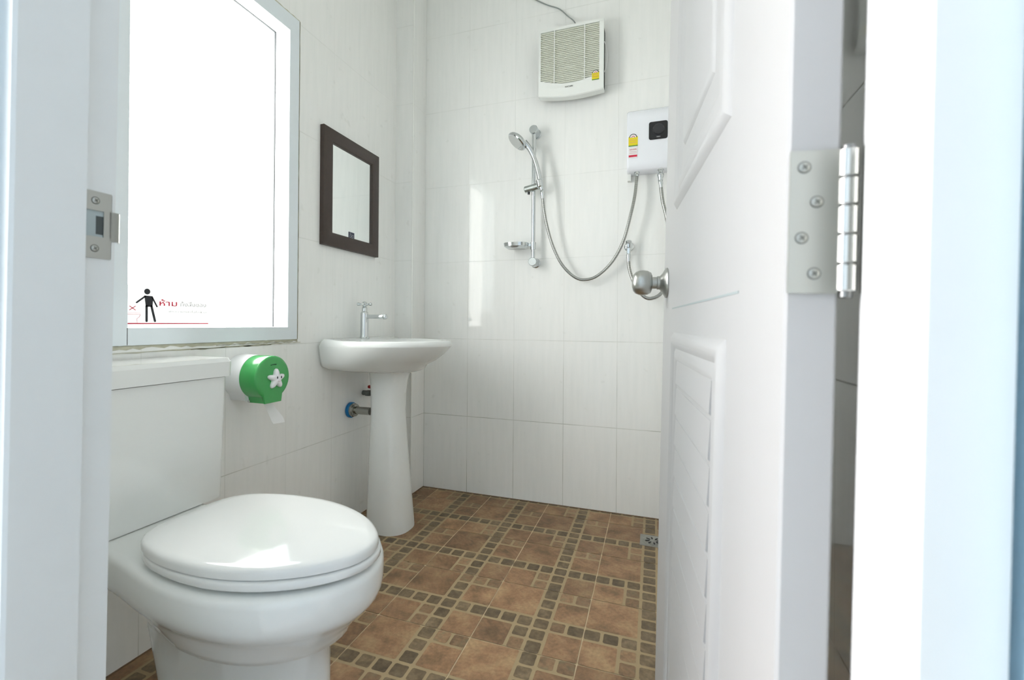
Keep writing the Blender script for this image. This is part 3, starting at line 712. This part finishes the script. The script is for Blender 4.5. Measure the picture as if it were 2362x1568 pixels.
def hose(name, pts, label, r=.0068, n=90, nut_a=True, nut_b=True, cat='hose'):
    P = catmull(pts, n); root = thing(name, P[0], label, cat)
    b = MB(); b.tube(P, r, 12); b.build('braided_hose', HOS, root)
    for e, (a, c) in enumerate(((P[0], P[2]), (P[-1], P[-3]))):
        if (nut_a, nut_b)[e]:
            b = MB(); d = (c - a).normalized(); b.lathe([(.0085, -.004), (.0098, 0), (.0098, .014), (.0078, .022), (.0078, .032)], a, d, 12); b.build('hose_nut', CHR, root)
    return root
hose('shower_hose', [(.661, -.082, 1.497), (.668, -.078, 1.42), (.684, -.068, 1.33), (.712, -.058, 1.235), (.755, -.050, 1.150), (.815, -.044, 1.092), (.870, -.042, 1.082), (.925, -.044, 1.105), (.985, -.050, 1.165), (1.030, -.056, 1.25), (1.060, -.060, 1.36), (1.078, -.056, 1.45), (1.086, -.048, 1.5365)],
     'long silver braided hose looping from the hand shower to the water heater', nut_a=True, nut_b=False)
wv = thing('wall_valve', (1.054, 0, 1.23), 'chrome stop valve on back wall just left of the door', 'valve')
b = MB(); b.lathe([(.0215, 0), (.0215, .004), (.014, .009), (.0105, .010), (.0105, .034), (.013, .036), (.013, .048), (.009, .05)], (1.052, -.0005, 1.232), (0, -1, 0), 24); b.build('flange', CHR, wv)
b = MB(); b.cyl((1.052, -.040, 1.232), (1.052, -.040, 1.192), .0085, n=6).lathe([(.006, 0), (.013, .003), (.014, .012), (.008, .016)], (1.052, -.040, 1.240), (0, -.25, 1), 20); b.build('valve_spout', CHR, wv)
hose('inlet_hose', [(1.052, -.040, 1.190), (1.054, -.042, 1.14), (1.066, -.050, 1.09), (1.09, -.062, 1.035), (1.135, -.070, .99), (1.19, -.070, 1.01), (1.222, -.066, 1.09), (1.226, -.062, 1.20), (1.214, -.056, 1.33), (1.195, -.052, 1.42), (1.186, -.050, 1.51)],
     'short silver braided hose from the stop valve up behind the door', r=.0075)

# ------------------------------------------------------------------ water heater
wh = thing('water_heater', (1.165, 0, 1.54), 'white electric water heater with black control panel on back wall', 'water heater')
b = MB(); HX0, HX1 = 1.044, 1.306
def hsec(x, k):   # gently crowned front
    e = .004 * k
    return [V(x, -.0005, 1.533 + e), V(x, -.050, 1.533 + e), V(x, -.068, 1.556 + e), V(x, -.0735 + .003 * k, 1.60), V(x, -.0745 + .003 * k, 1.70), V(x, -.0735 + .003 * k, 1.79), V(x, -.066, 1.822 - e), V(x, -.050, 1.832 - e), V(x, -.0005, 1.832 - e)]
def hsec2(x, k):
    e = .004 * k; z0 = 1.557
    return [V(x, -.0005, z0 + e), V(x, -.060 + .004 * k, z0 + e), V(x, -.069 + .003 * k, z0 + .006 + e), V(x, -.0735 + .003 * k, 1.60), V(x, -.0745 + .003 * k, 1.70), V(x, -.0735 + .003 * k, 1.79), V(x, -.066 + .002 * k, 1.822 - e), V(x, -.050, 1.832 - e), V(x, -.0005, 1.832 - e)]
b.loft([hsec2(HX0, 1.2), hsec2(HX0 + .004, .3), hsec2(HX0 + .012, 0), hsec2(HX1 - .012, 0), hsec2(HX1 - .004, .3), hsec2(HX1, 1.2)]); b.build('heater_body', PLB, wh, smooth=50)
for q in (HX0 + .001, HX1 - .016):
    b = MB(); b.box((q, -.028, 1.528), (q + .015, -.0005, 1.562)); b.build('base_bracket', PLA, wh)
b = MB()
def rrect(x0, z0, x1, z1, r, y, n=6):
    P = []
    for cx_, cz_, a0 in ((x1 - r, z1 - r, 0), (x0 + r, z1 - r, 90), (x0 + r, z0 + r, 180), (x1 - r, z0 + r, 270)):
        for k in range(n + 1):
            a = math.radians(a0 + 90 * k / n); P.append(V(cx_ + r * math.cos(a), y, cz_ + r * math.sin(a)))
    return P
b.loft([rrect(1.1365, 1.684, 1.2135, 1.762, .009, -.070), rrect(1.1365, 1.684, 1.2135, 1.762, .009, -.0765), rrect(1.138, 1.6855, 1.212, 1.7605, .008, -.0778)]); pn = b.build('control_panel', BLK, wh)
b = MB(); b.lathe([(.0265, 0), (.0265, .001), (.0225, .0015), (.0225, .010), (.0205, .0125), (.0, .013)], (1.176, -.0778, 1.724), (0, -1, 0), 36); b.build('dial', simple('dial_black', (.025, .026, .03), .25), pn)
b = MB(); b.lathe([(.009, 0), (.009, .0006), (.006, .0008)], (1.176, -.0778, 1.694), (0, -1, 0), 16, sx=.25, sy=1, ref=(0, 0, 1)); b.build('indicator', simple('indicator_grey', (.25, .25, .25), .4), pn)
energy_label(1.051, 1.090, 1.665, 1.724, -.0750, wh)
b = MB(); b.box((1.051, -.0745, 1.612), (1.089, -.0752, 1.660)); wl = b.build('warning_label', LWH, wh)
b = MB(); b.box((1.052, -.0752, 1.6175), (1.088, -.0756, 1.6265)); b.build('red_band', RED, wl)
b = MB()
for i_, (q, hh) in enumerate(((1.649, .0055), (1.641, .0018), (1.634, .0018))):
    x = 1.055
    while x < 1.085:
        wd = random.uniform(.0015, .0035); b.box((x, -.0752, q), (min(x + wd, 1.086), -.0755, q + hh * random.uniform(.6, 1))); x += wd + .0008
b.build('print_lines', simple('label_red_print', (.55, .16, .20), .5), wl)
b = MB(); b.lathe([(.012, 0), (.012, .012), (.009, .014), (.009, .022)], (1.086, -.048, 1.560), (0, 0, -1), 20); b.build('outlet_fitting', CHR, wh)
b = MB(); b.lathe([(.0145, 0), (.0145, .006), (.009, .007), (.009, .016), (.013, .020), (.0145, .028), (.0125, .036), (.0105, .040), (.0105, .050)], (1.186, -.050, 1.560), (0, 0, -1), 12); b.build('inlet_fitting', CHR, wh)

# ------------------------------------------------------------------ floor drain
dr = thing('floor_drain', (1.164, -.232, 0), 'square steel floor drain set in the brown tiles near the door', 'floor drain')
DX, DYc = 1.164, -.232
b = MB(); b.box((DX - .050, DYc - .050, 0), (DX + .050, DYc + .050, .0015)); b.build('drain_plate', simple('drain_steel', (.36, .36, .33), .45, metal=.8, var=.15), dr)
b = MB(); b.lathe([(.041, .0015), (.041, .003), (.037, .0035), (.034, .0022), (.0, .0024)], (DX, DYc, 0), n=36); gr = b.build('drain_grate', simple('grate_steel', (.42, .43, .40), .35, metal=.9), dr)
for k in range(8):
    a = k * math.pi / 4 + .2
    b = MB(); c = V(DX + .022 * math.cos(a), DYc + .022 * math.sin(a), .0023)
    b.lathe([(.0095, 0), (.0095, .0012), (.008, .0016)], c, (0, 0, 1), 14, sx=1, sy=.36, ref=(math.cos(a), math.sin(a), 0)); b.build('slot', BLK, gr)

# ------------------------------------------------------------------ door frame, door, hinge, strike plate
RX0, RX1 = .538, 1.292      # rebate faces
def jamb(mb, xr, s):        # s=+1 right jamb, -1 left jamb; cross-section in xy, extruded in z
    xs = xr - s * .012; xo = 1.315 if s > 0 else .516
    P = [(xr, -1.8155), (xr, -1.852), (xs, -1.852), (xs, -1.914), (xs + s * .003, -1.917), (xo, -1.917), (xo, -1.8155)]
    mb.loft([[V(x, y, 0) for x, y in P], [V(x, y, 2.03) for x, y in P]])
b = MB(); jamb(b, RX1, 1); b.tilt(); fr = struct(b.build('trim_7', UPVC, smooth=20))
b = MB(); jamb(b, RX0, -1); b.tilt(); struct(b.build('trim_8', UPVC, smooth=20))
b = MB(); b.box((.516, -1.917, 2.016), (1.315, -1.852, 2.05)).box((.516, -1.852, 2.03), (1.315, -1.8155, 2.05)); b.tilt(); struct(b.build('trim_9', UPVC))

DU = V(-.0869, .9962, 0); DN = V(.9962, .0869, 0); DP = V(1.2468, -1.8199, 0)
DW, DT, DZ0, DZ1 = .747, .0325, .012, 2.01
def dm(s, t, z): return DP + DU * s + DN * t + V(0, 0, z)   # t: 0 near face .. DT far face
dr1 = thing('door_1', tuple(DP), None, None, kind='structure')
b = MB()
# a grid of face quads on the near side so that panels can be sunk; edges rounded slightly
def slab():
    e = .002
    def rr(t, ee): return [dm(ee, t, DZ0 + ee), dm(DW - ee, t, DZ0 + ee), dm(DW - ee, t, DZ1 - ee), dm(ee, t, DZ1 - ee)]
    b.loft([rr(0, e), rr(e, 0), rr(DT - e, 0), rr(DT, e)])
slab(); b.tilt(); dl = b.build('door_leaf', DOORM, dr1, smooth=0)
# mouldings of the two panels, lying on the near face (t<0 is proud)
b = MB()
def mould(P, prof, closed=True):
    """P: 2D loop (s,z); prof: list of (inset, t)"""
    c = Vector((sum(p[0] for p in P) / len(P), sum(p[1] for p in P) / len(P)))
    n = len(P); rings = []
    for d, t in prof:
        ring = []
        for i in range(n):
            p0, p1, p2 = Vector(P[i - 1]), Vector(P[i]), Vector(P[(i + 1) % n])
            e1 = (p1 - p0).normalized(); e2 = (p2 - p1).normalized(); n1 = Vector((-e1.y, e1.x)); n2 = Vector((-e2.y, e2.x))
            m_ = (n1 + n2); m_ = m_ / max(.3, m_.dot(n1)) if m_.length > 1e-6 else n1
            q = p1 + m_ * d; ring.append(dm(q.x, t, q.y))
        rings.append(ring)
    return rings
UP = [(.160, 1.095), (.565, 1.095), (.565, 1.88), (.160, 1.88)]
LO = [(.160, .17), (.565, .17), (.565, .865), (.160, .865)]
prof = [(0, .001), (.010, -.007), (.018, -.0075), (.026, -.003), (.030, -.0005), (.036, -.003), (.044, -.0045), (.052, -.001), (.060, .001)]
for P in (UP, LO): b.loft(mould(P, prof), False, False)
# inner raised field of the upper panel
b.loft(mould([(.245, 1.185), (.480, 1.185), (.480, 1.80), (.245, 1.80)], [(0, .001), (.006, -.0035), (.014, -.004), (.022, -.0045)]), False, True)
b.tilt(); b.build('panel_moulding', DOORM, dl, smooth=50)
b = MB(); z = .236
while z < .80:
    b.loft([[dm(s, .0005, z), dm(s, -.0035, z + .004), dm(s, -.0015, z + .048), dm(s, .0005, z + .049)] for s in (.221, .505)]); z += .0535
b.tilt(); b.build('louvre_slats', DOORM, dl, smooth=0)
b = MB(); b.box((0, 0, 0), (0, 0, 0)) if False else None
b.loft([[dm(s, -.0004, .9093), dm(s, -.0004, .9117), dm(s, .001, .9117), dm(s, .001, .9093)] for s in (.118, .598)]); b.tilt(); b.build('groove_shade_strip', simple('groove_shade_grey', (.30, .35, .36), .7), dl)  # grey strip on the flat door face, colour stands for groove shade
# knobs
for sgn in (-1, 1):
    o = dm(.690, 0 if sgn < 0 else DT, .9690); b = MB()
    b.lathe([(.0325, .0), (.0325, .003), (.029, .006), (.021, .010), (.0165, .014), (.0145, .016), (.0145, .021), (.0128, .022), (.0128, .031), (.0165, .0315), (.0225, .034), (.0262, .041), (.0275, .050), (.0268, .058), (.0238, .0655), (.018, .0705), (.009, .0730), (.0, .0735)], o, DN * sgn, 40)
    b.tilt(); b.build('door_knob', STL, dr1, smooth=40)
b = MB(); b.box((0, 0, 0), (1, 1, 1), m=Matrix(((DU.x * .0015, DN.x * .022, 0, dm(DW, .005, 0).x), (DU.y * .0015, DN.y * .022, 0, dm(DW, .005, 0).y), (0, 0, .057, .937), (0, 0, 0, 1)))); b.tilt(); b.build('latch_plate', STP, dr1)

# hinge between door edge and right jamb
HZ0, HZ1 = .9015, .9995
def screw(o, axis, parent, r=.0034):
    b = MB(); b.lathe([(r, 0), (r, .0006), (r * .8, .0011), (0, .0012)], o, axis, 18); b.tilt(); s_ = b.build('screw', STP, parent)
    a = Vector(axis).normalized(); x = (V(0, 0, 1) - a * a.z).normalized(); y = a.cross(x); c = Vector(o) + a * .0011
    x, y = (x * .8 + y * .6), (y * .8 - x * .6)
    b = MB()
    for p, q in ((x, y), (y, x)): b.loft([[c + p * r * .6 * i + q * r * .14 * j for i, j in ((-1, -1), (1, -1), (1, 1), (-1, 1))], [c + a * .0004 + p * r * .6 * i + q * r * .14 * j for i, j in ((-1, -1), (1, -1), (1, 1), (-1, 1))]])
    b.tilt(); b.build('cross_slot', DRK, s_)
    b = MB(); b.lathe([(r * 1.25, 0), (r * 1.25, .0002), (r * 1.02, .0003), (r * 1.02, 0)], o, axis, 18); b.tilt(); b.build('countersink', DRK, s_)
PIN = dm(0, .0365, 0); PIN = V(PIN.x, PIN.y, 0)
hg = thing('door_hinge', tuple(TILT @ (PIN + V(0, 0, HZ0))), 'steel butt hinge with four screws joining the white door to the right jamb', 'hinge')
out = -DU   # away from door edge, towards the camera
b = MB(); b.loft([[dm(0, t, z) + out * .0000 for t, z in ((.001, HZ0), (.031, HZ0), (.031, HZ1), (.001, HZ1))], [dm(0, t, z) + out * .0022 for t, z in ((.001, HZ0), (.031, HZ0), (.031, HZ1), (.001, HZ1))]]); b.tilt(); lf = b.build('hinge_leaf', STP, hg)
for t, z in ((.0095, .988), (.0175, .9640), (.0088, .9395), (.0168, .9150)): screw(dm(0, t, z) + out * .0022, out, lf)
b = MB(); b.box((RX1 - .0018, -1.850, HZ0), (RX1, -1.8190, HZ1)); b.tilt(); lf2 = b.build('hinge_leaf', STP, hg)
for y, z in ((-1.842, .987), (-1.834, .963)): screw(V(RX1 - .0018, y, z), (-1, 0, 0), lf2)
cuts = [HZ0 + .001, .9215, .9415, .9610, .9800, HZ1]
for a, c in zip(cuts, cuts[1:]):
    b = MB(); b.cyl(PIN + V(0, 0, a + .0006), PIN + V(0, 0, c - .0006), .0064, n=28, bev=.0006); b.tilt(); b.build('knuckle', simple('knuckle_steel', (.72, .73, .72), .24, metal=1), hg)
b = MB(); b.cyl(PIN + V(0, 0, HZ0 - .003), PIN + V(0, 0, HZ1 + .003), .0040, n=20, bev=.0008); b.tilt(); b.build('hinge_pin', simple('pin_steel', (.30, .31, .31), .35, metal=1), hg)
PIN2 = PIN
# strike plate on the left jamb
SX = RX0 + .0015
sp = thing('strike_plate', tuple(TILT @ V(RX0, -1.836, .941)), 'steel strike plate with two screws on the white left door jamb', 'strike plate')
b = MB()
y0, y1, z0, z1 = -1.851, -1.8205, .941, 1.0195; hy0, hy1, hz0, hz1 = -1.8465, -1.8285, .9665, .9970
ring_rect(b, lambda a, c, d: V(RX0 + d, a, c), (y0, z0), (y1, z1), (hy0, hz0), (hy1, hz1), .0002, .0018)
b.tilt(); pt = b.build('plate', STP, sp)
b = MB(); A = []
for k in range(8):
    t = k / 7; A.append((RX0 + .0018 - .010 * max(0, (t - .45) / .55) ** 1.8, y1 - .002 + .0165 * t ** .9))
b.loft([[V(x, y, .963) for x, y in A] + [V(x - .0014, y - .0004, .963) for x, y in A[::-1]], [V(x, y, .9985) for x, y in A] + [V(x - .0014, y - .0004, .9985) for x, y in A[::-1]]]); b.tilt(); b.build('lip', simple('lip_steel', (.34, .35, .33), .35, metal=1), sp, smooth=60)
b = MB(); b.box((RX0 + .0001, hy0, hz0), (RX0 + .0004, hy1, hz1)); b.tilt(); b.build('strike_recess_shade', simple('recess_shade_grey', (.36, .42, .43), .6), sp)  # flat grey plate, shade of the recess put into its colour
b = MB(); b.box((RX0 + .0004, hy0 + .0105, hz0 + .003), (RX0 + .0006, hy1, hz1 - .006)); b.tilt(); b.build('latch_hole_shade', simple('hole_shade_dark', (.06, .07, .07), .7), sp)  # flat dark patch painted for the shade inside the latch hole
for qa, qb in ((z0 + .001, .9625), (.999, z1 - .001)):
    b = MB(); b.box((RX0 + .0001, y1 + .0001, qa), (RX0 + .0008, y1 + .0009, qb)); b.tilt(); b.build('edge_gap_shade', GAP, sp)  # dark strips painted for the shade along the plate edge
for z in (1.0085, .9525): screw(V(RX0 + .0018, -1.8375, z), (1, 0, 0), pt, .0036)
